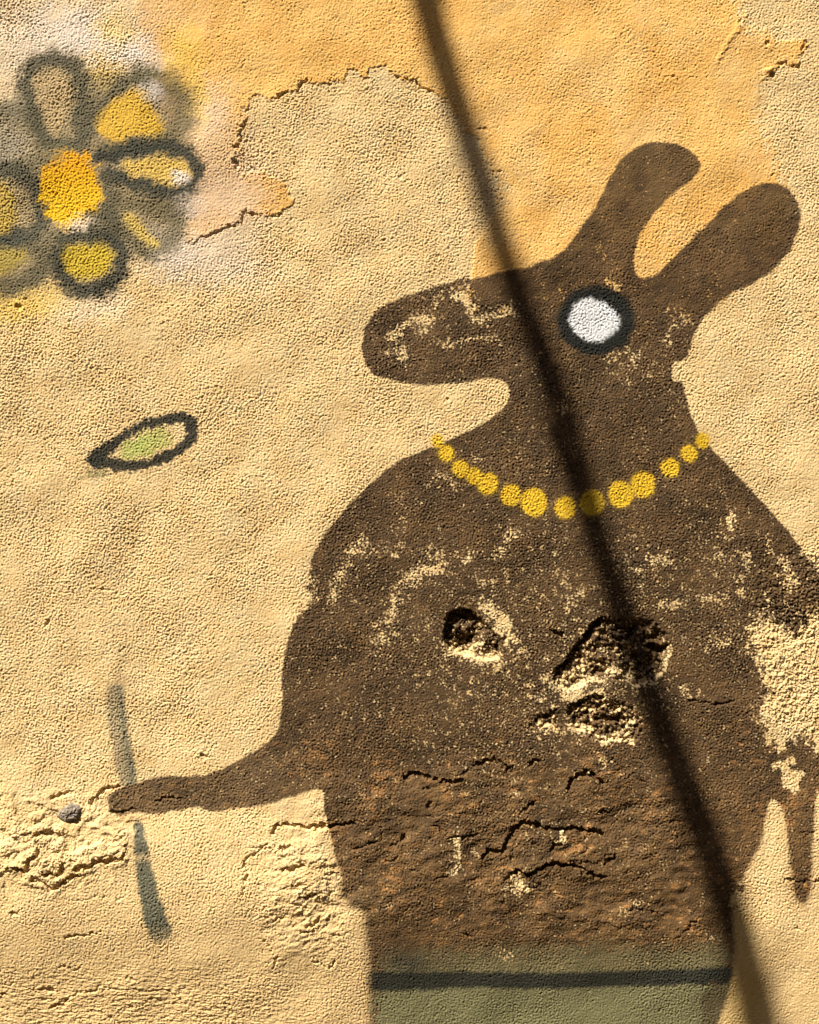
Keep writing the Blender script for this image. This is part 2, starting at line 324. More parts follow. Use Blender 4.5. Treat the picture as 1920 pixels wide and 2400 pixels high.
# pale worn haze on the ochre, upper right and upper middle
hz = np.clip(.22 * ss(-.3, 1.2, N(42, 260, power=1.7)) * ss(900, 1200, X), 0, .5)[..., None]
oc = oc * (1 - hz) + CREAM * hz
C = C * (1 - top_col[..., None]) + oc * top_col[..., None]
SHEEN = np.zeros_like(X)
G = .55 * g1 + .45 * spk                                             # grain that breaks up every paint edge
def over(a, col, w=None, sheen=None):
    w = w or (slice(None), slice(None))
    col = np.asarray(col, np.float32); a3 = np.clip(a, 0, 1)[..., None]
    C[w] = C[w] * (1 - a3) + col * a3
    if sheen is not None: SHEEN[w] = SHEEN[w] * (1 - a3[..., 0]) + sheen * a3[..., 0]
def soft(d, spread, grain=.25, w=None):
    grain *= .55
    """spray-can edge: opacity falls over `spread`, broken by the grain"""
    g = G[w] if w is not None else G
    a = 1 - ss(-spread, spread, d)
    return np.clip(a + grain * g * 4 * a * (1 - a), 0, 1)

# ---- spray haze round the flower
WHITE = (.62, .59, .60)
for cx, cy, rx, ry, rot, a in ((235,105,120,62,.3,.62),(320,140,60,42,.5,.55),(95,95,120,60,-.2,.35),(472,268,62,70,.2,.45),(440,478,34,36,0,.85),(500,440,90,60,0,.30),
        (480,600,130,60,.2,.42),(190,712,90,34,0,.36),(10,350,46,40,0,.5),(560,500,60,60,0,.22),(20,200,90,120,0,.25),(395,590,60,50,0,.45),(150,30,260,60,0,.25),(335,215,30,26,0,.45)):
    d, w = sdf_ell(cx, cy, rx, ry, rot, warp=3, pad=90)
    over(a * soft(d, min(rx, ry) * .85, .5, w), WHITE, w)
PINK = (.50, .38, .27)
for cx, cy, rx, ry, a in ((520,420,110,130,.45),(350,380,180,220,.25)):
    d, w = sdf_ell(cx, cy, rx, ry, 0, warp=3, pad=120); over(a * soft(d, 60, .3, w), PINK, w)
SPY = (.66, .47, .08)
for cx, cy, rx, ry, a in ((268,68,42,42,.5),(245,172,56,34,.55),(430,140,42,70,.5),(462,235,26,60,.6),(70,700,110,34,.55),(20,735,80,26,.4)):
    d, w = sdf_ell(cx, cy, rx, ry, 0, warp=3, pad=90); over(a * soft(d, min(rx, ry) * .8, .4, w), SPY, w)

# ---- flower
YELLOW = np.array([.70, .44, .020], np.float32); OLIVE = np.array([.105, .098, .052], np.float32); FDARK = np.array([.088, .086, .060], np.float32)
labels = np.zeros((NY, NX), np.int16)                                # which part a point belongs to
PARTS = {0: 'base_coat', 1: 'top_coat'}
labels[(SDT < 0)] = 1
def claim(key, d, w, thr=0.0):
    a = labels[w]; a[d < thr] = key; labels[w] = a
FL = 10
d, w = sdf([(60,150),(120,110),(190,140),(230,180),(330,165),(430,190),(455,270),(440,330),(478,390),(455,445),(440,500),(420,570),(370,610),(300,600),(290,670),(230,702),(170,690),(120,650),(60,690),(-60,700),(-60,240),(20,230)], 2, warp=2, pad=60)
over(.60 * soft(d, 30, .4, w), FDARK * 1.2 + .014, w); claim(FL, d, w, 4)
PARTS[FL] = 'painted_flower'
strokes = [
 ([(170,345),(108,330),(80,265),(58,205),(70,155),(118,132),(170,150),(197,198),(192,262),(184,340)], 20, .88, FDARK, 11, 0),
 ([(205,318),(228,252),(262,214),(315,184),(352,176)], 17, .80, FDARK, 11, 1),
 ([(330,170),(382,180),(425,214),(436,262),(418,305),(376,330)], 25, .62, OLIVE, 16, 1),
 ([(380,325),(310,343),(245,350)], 15, .72, OLIVE * .8, 12, 1),
 ([(236,368),(300,352),(370,345),(430,350),(462,380),(460,418),(425,446),(370,447),(310,428),(256,408)], 18, .92, DARK * 1.5, 8, 2),
 ([(262,470),(330,476),(390,488),(424,525),(400,575),(345,598)], 21, .60, OLIVE * .75, 15, 3),
 ([(262,500),(290,545),(335,590)], 14, .6, OLIVE * .8, 12, 3),
 ([(165,545),(132,592),(140,645),(182,682),(235,680),(282,648),(288,600),(262,550),(205,552),(165,548)], 18, .90, DARK * 1.6, 9, 4),
 ([(-60,560),(50,562),(104,590),(98,640),(40,672),(-60,682)], 20, .75, FDARK, 13, 5),
 ([(-60,392),(40,398),(88,440),(104,500),(84,548),(10,562),(-60,566)], 20, .85, DARK * 1.8, 11, 6),
 ([(-60,262),(30,256),(90,295),(118,350),(96,384),(20,388)], 24, .62, FDARK * 1.1, 18, 7),
 ([(110,560),(150,548),(200,560),(250,520),(262,470),(250,420)], 17, .7, FDARK, 12, None),
]
for p, r, a, col, sp, k in strokes:
    d, w = sdf_stroke(p, r, smooth=2, warp=2.2); over(min(1, a * 1.02) * soft(d - 1, sp * 1.3, .35, w), col, w, .12)
petals = [  # interior shape, colour, opacity
 ([(85,172),(118,160),(155,172),(165,205),(150,260),(128,330),(108,300),(92,240),(78,205)], (.44,.34,.19), .85),
 ([(222,287),(240,258),(275,230),(312,206),(338,215),(352,250),(392,296),(375,315),(330,316),(290,330),(258,335),(238,312)], (.60,.39,.045), .9),
 ([(276,392),(320,374),(395,361),(440,385),(448,415),(425,432),(385,432),(330,414)], (.56,.40,.10), .92),
 ([(285,508),(300,498),(330,520),(352,552),(375,572),(350,580),(315,548)], (.62,.47,.10), .75),
 ([(143,600),(160,572),(200,578),(238,565),(266,590),(262,625),(235,648),(195,655),(160,645)], (.50,.38,.035), .95),
 ([(-60,590),(0,580),(66,585),(60,612),(20,640),(-60,650)], (.36,.29,.045), .7),
 ([(-60,425),(10,420),(30,450),(42,500),(30,545),(-60,550)], (.46,.34,.06), .75),
 ([(-60,290),(10,285),(60,310),(70,340),(20,372),(-60,380)], (.30,.27,.20), .45)]
for k, (p, col, a) in enumerate(petals):
    d, w = sdf(p, 2, warp=1.2, pad=40); over(a * .95 * soft(d, 13, .35, w), col, w)
    PARTS[FL + 1 + k] = 'petal'
d, w = sdf([(400,395),(420,398),(445,415),(440,430),(404,430)], 1, pad=40); over(.75 * soft(d, 10, .4, w), WHITE, w)
d, w = sdf_ell(360, 215, 30, 22, .6, pad=40); over(.45 * soft(d, 14, .5, w), WHITE, w)
petal_area = [
 [(170,350),(105,345),(70,280),(40,205),(55,145),(118,112),(180,132),(215,190),(208,270),(200,345)],
 [(212,340),(205,300),(228,235),(262,198),(315,165),(372,158),(440,195),(458,262),(438,318),(380,345),(290,352)],
 [(232,368),(300,345),(380,338),(450,342),(482,385),(470,430),(425,464),(365,466),(300,446),(244,415)],
 [(252,470),(330,466),(400,478),(444,525),(415,585),(345,612),(300,590),(262,530)],
 [(165,548),(115,592),(122,655),(178,700),(240,700),(298,658),(305,600),(268,545),(205,555)],
 [(-120,556),(50,556),(115,590),(108,650),(40,690),(-120,700)],
 [(-120,384),(45,386),(104,436),(122,500),(92,552),(-120,552)],
 [(-120,240),(40,238),(105,285),(132,345),(104,382),(-120,380)]]
for k, p in enumerate(petal_area):
    d, w = sdf(p, 2, warp=1.5, pad=20); claim(FL + 1 + k, d, w)
d, w = sdf_ell(165, 446, 72, 90, -.15, warp=2.5, pad=50)
over(.96 * soft(d, 10, .35, w), YELLOW, w)
tt = np.clip(1 - ss(360, 470, Y[w]), 0, 1) * soft(d, 10, .2, w) * .7; over(tt, (.62, .28, .012), w)
PARTS[FL + 9] = 'flower_centre'; claim(FL + 9, d, w)
d, w = sdf_ell(190, 522, 32, 15, -.3, warp=2, pad=40); over(.62 * soft(d, 12, .5, w), WHITE, w)
d, w = sdf_stroke([(210,505),(250,500),(275,540)], 14, warp=2); over(.8 * soft(d, 10, .3, w), FDARK, w)
d, w = sdf_ell(128, 370, 30, 18, -.6, warp=2, pad=40); over(.5 * soft(d, 14, .4, w), OLIVE * 1.3, w)

# ---- leaf
LF = 20; PARTS[LF] = 'painted_leaf'
d, w = sdf([(270,1068),(300,1032),(345,1006),(380,1000),(400,1015),(395,1045),(360,1068),(310,1078)], 1, warp=2, pad=40)
over(.62 * soft(d, 8, .9, w), (.30, .38, .085), w)
d, w = sdf_ell(325, 1045, 30, 16, -.4, warp=2, pad=40); over(.45 * soft(d, 10, .9, w), (.34, .46, .11), w)
d, w = sdf_ell(222, 1110, 26, 11, -.3, warp=2, pad=40); over(.72 * soft(d, 9, .9, w), (.10, .14, .05), w)
leaf_loop = [(205,1078),(245,1058),(289,1022),(334,994),(390,984),(430,976),(453,992),(450,1024),(419,1056),(371,1080),(315,1094),(258,1088)]
d, w = sdf_stroke(leaf_loop, [12,14,10,11,11,11,14,15,13,11,11,14], closed=True, smooth=1, warp=1.4)
LEAFM = soft(d, 3.5, 1.2, w); over(.97 * LEAFM, DARK * .8, w, .2)
d, w = sdf_ell(232, 1078, 24, 14, 0, warp=2, pad=40); over(.9 * soft(d, 6, .8, w), DARK, w, .2)
d, w = sdf([(190,1078),(240,1045),(300,1000),(385,966),(440,962),(470,990),(462,1036),(420,1075),(330,1108),(230,1124),(196,1110)], 1, pad=20)
claim(LF, d, w)

# ---- dark sprayed bars above and below the arm
BR = 22
d, w = sdf_stroke([(270,1622),(272,1665),(284,1740),(296,1808),(304,1838)], [20,22,23,22,19], smooth=1, warp=.7)
a = soft(d, 8, .6, w) * (.55 + .42 * ss(262, 305, X[w] - (Y[w] - 1650) * .12)) ; over(a, (.072, .085, .068), w, .5)
PARTS[BR] = 'painted_bar'; claim(BR, d, w)
d, w = sdf_stroke([(290,1500),(286,1545),(278,1600)], [5,9,15], smooth=1, warp=2.5); over(.22 * soft(d, 10, .9, w), (.14, .14, .11), w)
d, w = sdf_stroke([(329,1930),(336,1990),(349,2060),(366,2130),(380,2172)], [10,17,21,25,28], smooth=1, warp=.7)
a = soft(d, 6, .6, w) * .92 * (1 - .45 * np.exp(-((Y[w] - 2004) / 9.0) ** 2)) * (1 - .35 * ss(2150, 2200, Y[w])); over(a, (.066, .080, .062), w, .55)
PARTS[BR + 1] = 'painted_bar'; claim(BR + 1, d, w)

# ---- the brown long-eared figure
AN = 30; PARTS[AN] = 'painted_animal'
BODY = [(1234,627),(1280,610),(1302,601),(1328,579),(1354,545),(1391,493),(1417,442),(1440,393),(1466,364),(1503,338),(1540,331),(1577,334),(1614,347),(1636,371),(1642,393),(1629,416),(1595,443),(1566,464),
 (1536,497),(1506,534),(1492,571),(1485,609),(1488,638),(1503,655),(1525,649),(1547,635),(1577,605),(1614,570),(1651,531),(1688,494),(1725,460),(1762,438),(1799,427),(1829,430),(1855,449),(1874,479),(1876,508),
 (1868,553),(1848,594),(1811,635),(1770,660),(1725,683),(1692,701),(1658,735),(1632,772),(1620,806),(1606,846),(1576,847),(1574,895),(1603,894),(1607,922),(1620,971),(1636,1011),(1666,1049),(1707,1093),
 (1755,1141),(1799,1190),(1837,1230),(1874,1279),(1903,1316),(1935,1352),(1990,1400),(1990,1500),(1935,1445),(1905,1430),(1890,1470),(1866,1492),(1846,1486),(1822,1462),(1786,1446),(1768,1452),(1757,1470),(1766,1527),(1786,1561),(1792,1600),(1800,1612),
 (1813,1634),(1784,1650),(1781,1682),(1806,1708),(1793,1730),(1812,1742),(1829,1757),(1842,1742),(1862,1728),(1880,1722),(1892,1726),(1905,1748),(1925,1764),(1990,1790),(1990,1880),(1915,1850),(1911,1865),(1904,1950),(1900,2008),(1898,2075),(1892,2104),(1874,2118),
 (1860,2104),(1851,2064),(1846,2008),(1842,1953),(1837,1912),(1829,1890),(1814,1868),(1799,1880),(1794,1915),(1786,1956),(1770,1997),(1751,2027),(1734,2058),(1743,2080),(1720,2094),(1712,2104),(1716,2138),(1720,2201),(1720,2249),
 (1710,2305),(1696,2364),(1681,2404),(1640,2560),(870,2560),(864,2400),(868,2305),(861,2231),(857,2157),(850,2122),(812,2110),(800,2092),(802,2045),(788,2008),(779,1964),(766,1915),(759,1878),(764,1850),(733,1847),(688,1864),
 (640,1880),(594,1888),(545,1893),(519,1899),(490,1899),(462,1888),(430,1896),(371,1904),(315,1902),(284,1910),(262,1900),(254,1884),(256,1868),(268,1854),(289,1842),(319,1837),(334,1827),(390,1819),(464,1818),(508,1808),(549,1788),(594,1762),
 (628,1742),(646,1722),(657,1692),(662,1650),(659,1600),(666,1542),(673,1505),(685,1468),(703,1431),(722,1420),(738,1406),(726,1392),(714,1374),(730,1362),(722,1338),(729,1312),(748,1268),(777,1234),(803,1201),(840,1160),(877,1127),
 (915,1093),(955,1071),(1000,1052),(1041,1037),(1085,1015),(1134,993),(1174,963),(1193,937),(1195,911),(1182,891),(1152,885),(1104,893),(1059,900),(1004,904),(948,898),(900,889),(866,870),(852,841),(848,811),
 (850,790),(859,757),(881,727),(922,705),(974,686),(1033,668),(1085,651),(1110,655),(1137,646),(1178,636)]
dB, wB = sdf(BODY, 1, warp=.4, pad=60)
claim(AN, dB, wB)
HOLE = [(1818,1790),(1826,1782),(1837,1781),(1857,1797),(1877,1823),(1874,1849),(1859,1857),(1841,1848),(1834,1826),(1822,1806)]
dh, wh = sdf(HOLE, 0, warp=1.5, pad=30)
DB = np.full_like(X, 400.0); DB[wB] = dB
DB[wh] = np.maximum(DB[wh], -dh)
_n1 = N(62, 34, power=1.5); _n2 = N(63, 9, width=.5)
rag = ss(1690, 1760, X) * ss(1270, 1320, Y) * (1 - ss(1780, 1860, Y)) + .8 * np.exp(-(((X - 720) / 50) ** 2 + ((Y - 1385) / 75) ** 2)) + .8 * np.exp(-(((X - 1720) / 45) ** 2 + ((Y - 2080) / 40) ** 2))
DB += rag * (9 * _n1 + 4 * _n2 + 3)
# wear: where the paint has flaked off the crests
wear = np.full_like(X, -3.0)
nb = N(51, 34, power=1.7); ns = N(52, 9, width=.6)
wear += .34 * N(53, 220, power=1.6) + .35 * ss(1100, 1300, Y) * (1 - ss(1720, 1850, Y))
wear -= .55 * (1 - ss(560, 700, Y))                                   # the ears kept their paint
WEAR = [  # strokes where the coat shows through: points, radius, strength
 ([(915,792),(932,772),(962,756),(1000,738),(1008,762),(985,778)],7,4.2),([(1032,806),(1080,800),(1150,792),(1170,800)],6,3.6),([(1072,690),(1090,700),(1105,720)],14,4.4),([(1104,736),(1118,745)],8,4),
 ([(1118,752),(1160,740),(1205,726)],12,3.8),([(1180,728),(1205,722)],14,3.6),([(1010,705),(1035,694)],7,3.2),([(908,828),(925,820)],8,3.2),([(941,818),(946,836)],8,4.6),([(1018,680),(1040,676)],4,2.6),([(1165,830),(1200,826)],4,2.6),
 ([(1250,850),(1262,880)],7,2.2),([(955,885),(1140,880)],4,1.5),([(1080,655),(1100,680)],10,3.0),
 ([(1411,562),(1412,612)],4.5,3.4),([(1434,590),(1438,640)],4,2.6),([(1432,660),(1446,674)],8,4.0),([(1568,728),(1580,762),(1566,800)],8,3.2),([(1596,728),(1614,752)],7,3.6),([(1470,815),(1492,840)],16,2.6),([(1430,842),(1450,830)],9,3.4),
 ([(1470,890),(1480,905)],7,3.4),([(1520,875),(1530,884)],6,3.2),([(1440,868),(1560,860)],14,1.5),([(1317,946),(1320,972)],7,3.6),([(1500,1018),(1504,1060)],16,1.9),([(1345,1050),(1352,1062)],6,2.6),([(1300,1052),(1290,1090)],5,2.2),
 ([(1225,1075),(1240,1110)],12,2.0),([(1108,1075),(1124,1082)],12,3.0),([(1015,1118),(1050,1122),(1070,1135)],17,2.9),([(1000,1150),(1020,1140)],10,2.0),([(915,1160),(990,1170)],12,1.3),([(948,1190),(938,1235)],9,2.5),
 ([(850,1250),(856,1272)],11,3.0),([(846,1274),(815,1310),(790,1365),(775,1408)],15,3.3),([(868,1296),(905,1284),(930,1290)],10,2.7),([(922,1252),(940,1280),(960,1290)],8,2.4),([(815,1380),(828,1410)],9,2.2),([(770,1450),(790,1440)],8,1.6),
 ([(1018,1288),(1030,1320)],14,3.0),([(1030,1330),(990,1340),(950,1362)],17,3.4),([(930,1395),(912,1445),(896,1500)],22,2.7),([(880,1490),(920,1480)],20,2.2),([(1085,1304),(1104,1302)],13,3.3),([(1212,1242),(1190,1262)],15,3.0),([(1180,1284),(1168,1296)],11,3.2),([(1130,1302),(1175,1302)],6,2.6),
 ([(1125,1358),(1150,1362)],13,2.2),([(1140,1422),(1170,1440),(1183,1470),(1194,1496)],15,3.6),([(1148,1540),(1165,1560)],13,3.4),([(1045,1515),(1085,1536),(1120,1536)],7,4.2),([(880,1530),(900,1560)],16,1.6),([(1190,1490),(1225,1530)],12,1.8),
 ([(728,1345),(742,1385)],9,2.6),([(722,1405),(700,1440)],7,2.6),([(760,1430),(770,1480)],12,1.0),
 ([(1712,1212),(1718,1240)],6,4.0),([(1678,1130),(1698,1150)],9,2.2),([(1478,1255),(1500,1250)],15,2.2),([(1530,1315),(1570,1310)],15,2.8),([(1485,1330),(1500,1335)],13,2.4),([(1738,1298),(1758,1318)],10,3.2),([(1730,1350),(1742,1390)],13,2.6),([(1796,1262),(1815,1300)],12,2.5),
 ([(1830,1310),(1845,1340),(1855,1365)],17,3.3),([(1835,1370),(1850,1368)],12,2.8),([(1790,1405),(1800,1470)],18,2.2),([(1555,1418),(1600,1414)],12,3.2),([(1645,1408),(1690,1404)],10,3.0),([(1665,1500),(1700,1506)],10,3.2),([(1450,1280),(1460,1320)],18,1.3),([(1310,1340),(1340,1420)],22,1.5),([(1350,1400),(1370,1380)],12,2.4),
 ([(1840,1412),(1905,1480)],16,2.0),([(1680,1300),(1700,1310)],12,2.2),
 ([(1310,1590),(1335,1590),(1356,1570),(1362,1556)],8,3.6),([(1540,1570),(1565,1540),(1570,1515)],5,3.4),([(1345,1706),(1378,1712)],8,4.6),
 ([(1262,1706),(1300,1708)],6,4.2),([(1385,1626),(1410,1624)],9,3.4),([(1410,1780),(1415,1785)],7,3.6),([(1390,1768),(1400,1770)],8,1.6),([(1600,1622),(1640,1630)],12,2.6),([(1605,1625),(1620,1630)],6,3.2),([(1430,1650),(1490,1680)],22,1.9),([(1350,1540),(1420,1520)],36,1.5),
 ([(1066,1967),(1070,1996),(1076,2020),(1058,2044)],3.4,5.5),([(1056,2044),(1072,2036)],4.5,5.5),([(1112,1984),(1108,1996)],3,3.4),([(1206,2056),(1225,2078)],11,4.2),([(1200,2075),(1238,2080)],10,2.6),([(1175,2224),(1190,2245)],9,3.4),([(1150,2208),(1158,2210)],5,2.6),([(1320,1950),(1308,1966)],6,4.5),([(1110,1885),(1112,1920)],4,2.0),
 ([(1480,2108),(1502,2106),(1514,2096)],2.4,3.4),([(1445,2135),(1470,2136)],6,3.2),([(1370,1900),(1374,1904)],6,3.6),([(1655,2190),(1675,2205)],9,2.4),([(1642,2110),(1646,2120)],4,3.0),([(1455,2205),(1475,2196)],6,2.4),([(1610,1860),(1655,1866)],8,1.4),([(1705,1700),(1680,1730)],14,1.2)]
for p, r, s in WEAR:
    d, w = sdf_stroke(p, r, smooth=1, warp=3.2, pad=30)
    wear[w] = np.maximum(wear[w], -3.0 + min(s, 4.3) * (1 - ss(-r * .7, r * .5 + 4, d + .05 * r + 2.8 * nb[w])) * 1.0)
for cx, cy, r, s in ((1100,1560,260,.55),(1330,1400,190,.5),(1180,1760,190,.5),(1480,1380,210,.35),(980,1420,140,.35),(1700,1380,170,.65),(1420,1640,130,1.15),(1130,1500,110,.8),(1300,1750,160,.4),(1500,860,90,.5),(1000,760,110,.55)):
    q = np.exp(-(((X - cx) ** 2 + (Y - cy) ** 2) / r ** 2)); wear += s * q
flake = ss(-.08, .20, wear + .75 * nb + .62 * ns + .40 * g1 - .15)
flake *= 1 - .0 * Y
tan = ss(2.0, 2.6, .95 * g1 + .75 * ns + .5 * nb + .8 * (np.minimum(wear, -1.6) + 2.45)) * .6 * (.35 + .65 * ss(600, 760, Y))
grit = ss(2.35, 2.7, N(54, 8, width=.4) + .35 * nb) * .8               # lone chipped grains
spread = 2.6 + (4.5 + 7 * (1 - ss(860, 960, X))) * ss(1950, 2200, Y) + 2.5 * ss(1830, 1900, Y) * (X > 1700)
edge_a = np.clip(1 - ss(-spread, spread, DB + .8 * G), 0, 1)
warm = np.clip(.16 + .52 * ss(1660, 1980, Y) + .20 * N(55, 150, power=1.6) + .22 * N(56, 38, width=.5) * ss(1500, 1750, Y), 0, 1)
orange = .8 * np.clip(ss(.9, 3.6, N(57, 60, width=.6, aniso=.5, ang=.15) + .9 * N(58, 200)) * ss(1640, 1800, Y) * (1 - ss(2180, 2240, Y)), 0, 1)
bc = BROWN * (1 - warm[..., None]) + BROWN_W * .72 * warm[..., None]
bc = bc * (1 - .75 * orange[..., None]) + np.array([.30, .155, .055], np.float32) * .75 * orange[..., None]
thin = (1 - ss(480, 640, Y)) * .42 * (1 + .5 * N(59, 90))            # thin coat on the ears, ochre under it
thin += .20 * ss(1950, 2150, Y) * (1 - ss(800, 980, X)) + .10
thin = np.clip(thin, 0, .6)
arm_tone = (ss(1720, 1780, Y) * (1 - ss(620, 760, X)))[..., None]
bc = bc * (1 - .4 * arm_tone) + np.array([.125, .085, .045], np.float32) * .4 * arm_tone
bc = bc * (1 + .15 * N(60, 70, width=.6, aniso=.4, ang=-.5)[..., None] + .12 * N(70, 200)[..., None])
cov = edge_a * (1 - flake * .93) * (1 - grit * .9) * (1 - tan)
under = C * .28 + .0
col = bc * (1 - .55 * thin[..., None]) + under * .55 * thin[..., None]
a3 = cov[..., None]; C = C * (1 - a3) + col * a3
SHEEN = SHEEN * (1 - cov) + .28 * cov
# soft spray haze just outside the lower outline
hal = np.clip(1 - ss(0, 34, DB), 0, 1) * ss(1830, 2000, Y) * .30 * (DB > 0); over(hal, (.30, .19, .09))

# paint gone altogether: sharp-edged bare spots
for p, rr_ in (([(1066,1966),(1070,1994),(1077,2018),(1068,2036),(1052,2044)], [2.5,4,5.5,7,4]), ([(1200,2046),(1208,2062),(1228,2076)], [4,10,8]), ([(1190,2072),(1206,2078)], [5,7]), ([(1352,1712),(1372,1716)], 8),
        ([(1410,1736),(1440,1734),(1462,1722),(1480,1736)], [7,10,8,7]), ([(1466,1722),(1478,1700),(1490,1690)], [7,8,4]), ([(1322,1632),(1342,1638),(1360,1610),(1382,1586)], [5,9,6,4]), ([(1422,1570),(1456,1568)], [4,6]),
        ([(1072,1530),(1098,1526),(1118,1510),(1130,1508)], [5,9,8,3]), ([(1322,1950),(1314,1962),(1304,1972)], [5,7,3]), ([(1712,1212),(1717,1240)], 4)):
    d, w = sdf_stroke(p, rr_, smooth=1, warp=1.8, pad=24); over(.93 * (1 - ss(-1.5, 1.8, d + 1.6 * ns[w] + 2.0 * nb[w])) * edge_a[w], CREAM * 1.04, w, 0)

for p, rr_ in (([(1052,1532),(1085,1540),(1120,1544),(1150,1548)], [3,6,8,5]), ([(1300,1602),(1312,1614),(1330,1626)], [4,5,4]), ([(1340,1620),(1352,1600),(1376,1588),(1400,1588),(1420,1600)], [4,6,7,5,3]), ([(1430,1578),(1470,1582),(1500,1606),(1540,1600)], [4,5,5,3]),
        ([(1546,1586),(1562,1560),(1572,1528)], [2,3,2]), ([(1262,1706),(1290,1710)], [4,4])):
    d, w = sdf_stroke(p, rr_, smooth=1, warp=2.4, pad=24); over(.9 * (1 - ss(-1.5, 1.8, d + 2.2 * ns[w] + 2.4 * nb[w])) * edge_a[w], CREAM, w, 0)

# sub-parts of the figure
def sub(key, name, poly, smooth=1):
    PARTS[key] = name; d, w = sdf(poly, smooth, warp=0, pad=10)
    a = labels[w]; a[(d < 0) & (a == AN)] = key; labels[w] = a
sub(AN+1, 'ear', [(1300,604),(1270,300),(1700,300),(1660,420),(1480,560),(1484,655),(1400,600)], 0)
sub(AN+2, 'ear', [(1520,655),(1600,590),(1600,560),(1800,380),(1950,400),(1950,640),(1700,720),(1640,720),(1560,680)], 0)
sub(AN+3, 'muzzle', [(800,640),(1130,600),(1165,720),(1165,960),(800,960)], 0)
sub(AN+4, 'arm', [(200,1780),(560,1700),(650,1712),(700,1730),(745,1780),(768,1870),(600,1960),(200,1960)], 0)
sub(AN+5, 'hand', [(1820,1700),(2100,1690),(2100,2200),(1800,2200),(1812,1750)], 0)

# ---- green skirt band with its dark belt
sk, w = sdf([(868,2238),(1000,2216),(1200,2210),(1400,2204),(1560,2214),(1722,2196),(1722,2300),(1690,2420),(1650,2600),(866,2600)], 1, warp=1.5, pad=60)
a = soft(sk + 10 + 8 * nb[w], 30, .35, w) * edge_a[w] * (.55 + .40 * ss(2250, 2330, Y[w])) * (1 - flake[w] * .7)
gcol = np.array([.150, .150, .080], np.float32)
over(a, gcol, w, .3)
hl = np.exp(-(((X[w] - 960) / 60) ** 2 + ((Y[w] - 2250) / 28) ** 2)) + .0
over(.75 * hl * edge_a[w], DARK * .9, w)
PARTS[AN+6] = 'skirt'; q = labels[w]; q[(sk < 0) & (DB[w] < 0)] = AN + 6; labels[w] = q
tint = np.clip(.20 * ss(2300, 2420, Y) * ss(900, 1000, X) * (1 - ss(1600, 1700, X)) * edge_a, 0, 1); over(tint, (.20, .21, .10))
d, w = sdf_stroke([(872,2294),(960,2296),(1100,2292),(1300,2296),(1450,2292),(1600,2286),(1718,2282)], [24,22,19,19,19,19,20], smooth=1, warp=.6)
over(.96 * soft(d, 6, .4, w) * edge_a[w], DARK * .62, w, .25)
PARTS[AN+7] = 'belt_line'; q = labels[w]; q[(d < 0) & (DB[w] < 0)] = AN + 7; labels[w] = q
d, w = sdf([(1652,2300),(1700,2296),(1690,2370),(1670,2440),(1652,2560),(1620,2560),(1642,2400)], 1, warp=1.5, pad=40)
over(.62 * soft(d, 10, .3, w) * edge_a[w], BROWN * .8, w)
# soft olive edge of the cable's shadow, painted in right of the skirt
d, w = sdf([(1700,2120),(1740,2110),(1770,2250),(1800,2400),(1810,2600),(1640,2600),(1700,2400),(1724,2250)], 1, warp=2, pad=80)
over(.42 * soft(d, 40, .3, w) * (DB[w] > 0), (.42, .31, .07), w)

# ---- eye
d, w = sdf_ell(1397, 751, 91, 82, 0, warp=.8, pad=40); over(.97 * soft(d, 9, .5, w), (.011, .014, .014), w, .12)
PARTS[AN+8] = 'eye_rim'; claim(AN+8, d, w)
EYE = [(1395 + (x - 1395) * .93, 750 + (y - 750) * .93) for x, y in [(1330,752),(1336,722),(1350,700),(1372,692),(1392,698),(1420,706),(1446,728),(1460,754),(1448,782),(1420,798),(1392,806),(1356,792),(1338,776)]]
d, w = sdf(EYE, 2, warp=.8, pad=40); over(.97 * soft(d, 6, .5, w) * (1 - .35 * ss(.9, 1.6, g1[w] + .5 * ns[w])), (.60, .64, .72), w, .1)
PARTS[AN+9] = 'eyeball'; claim(AN+9, d, w)

# ---- necklace of sprayed yellow dots
BEAD = [(1026,1032,15),(1046,1063,19),(1080,1098,20),(1112,1116,19),(1144,1134,25),(1197,1160,24),(1252,1178,32),(1325,1190,25),(1389,1178,30),(1456,1158,30),(1508,1136,29),(1571,1097,22),(1616,1063,19),(1647,1032,17)]
for k, (cx, cy, r) in enumerate(BEAD):
    d, w = sdf_ell(cx, cy, r * .97, r * 1.03, 0, warp=.35, pad=40)
    over(.30 * soft(d, 16, .3, w), (.30, .20, .02), w)
    over((.78 if k == 8 else .94) * soft(d, 4.5, .8, w) * (1 - .45 * ss(1.0, 1.7, g1[w] * .6 + ns[w])), (.60, .40, .022), w, .25)
    PARTS[AN+10+k] = 'bead'; claim(AN+10+k, d, w)
H += .00006 * edge_a * g2

# little dirt marks anywhere
dm = ss(2.6, 3.2, N(61, 13, width=.4) + .2 * dirt) * .5; over(dm, (.16, .10, .05))

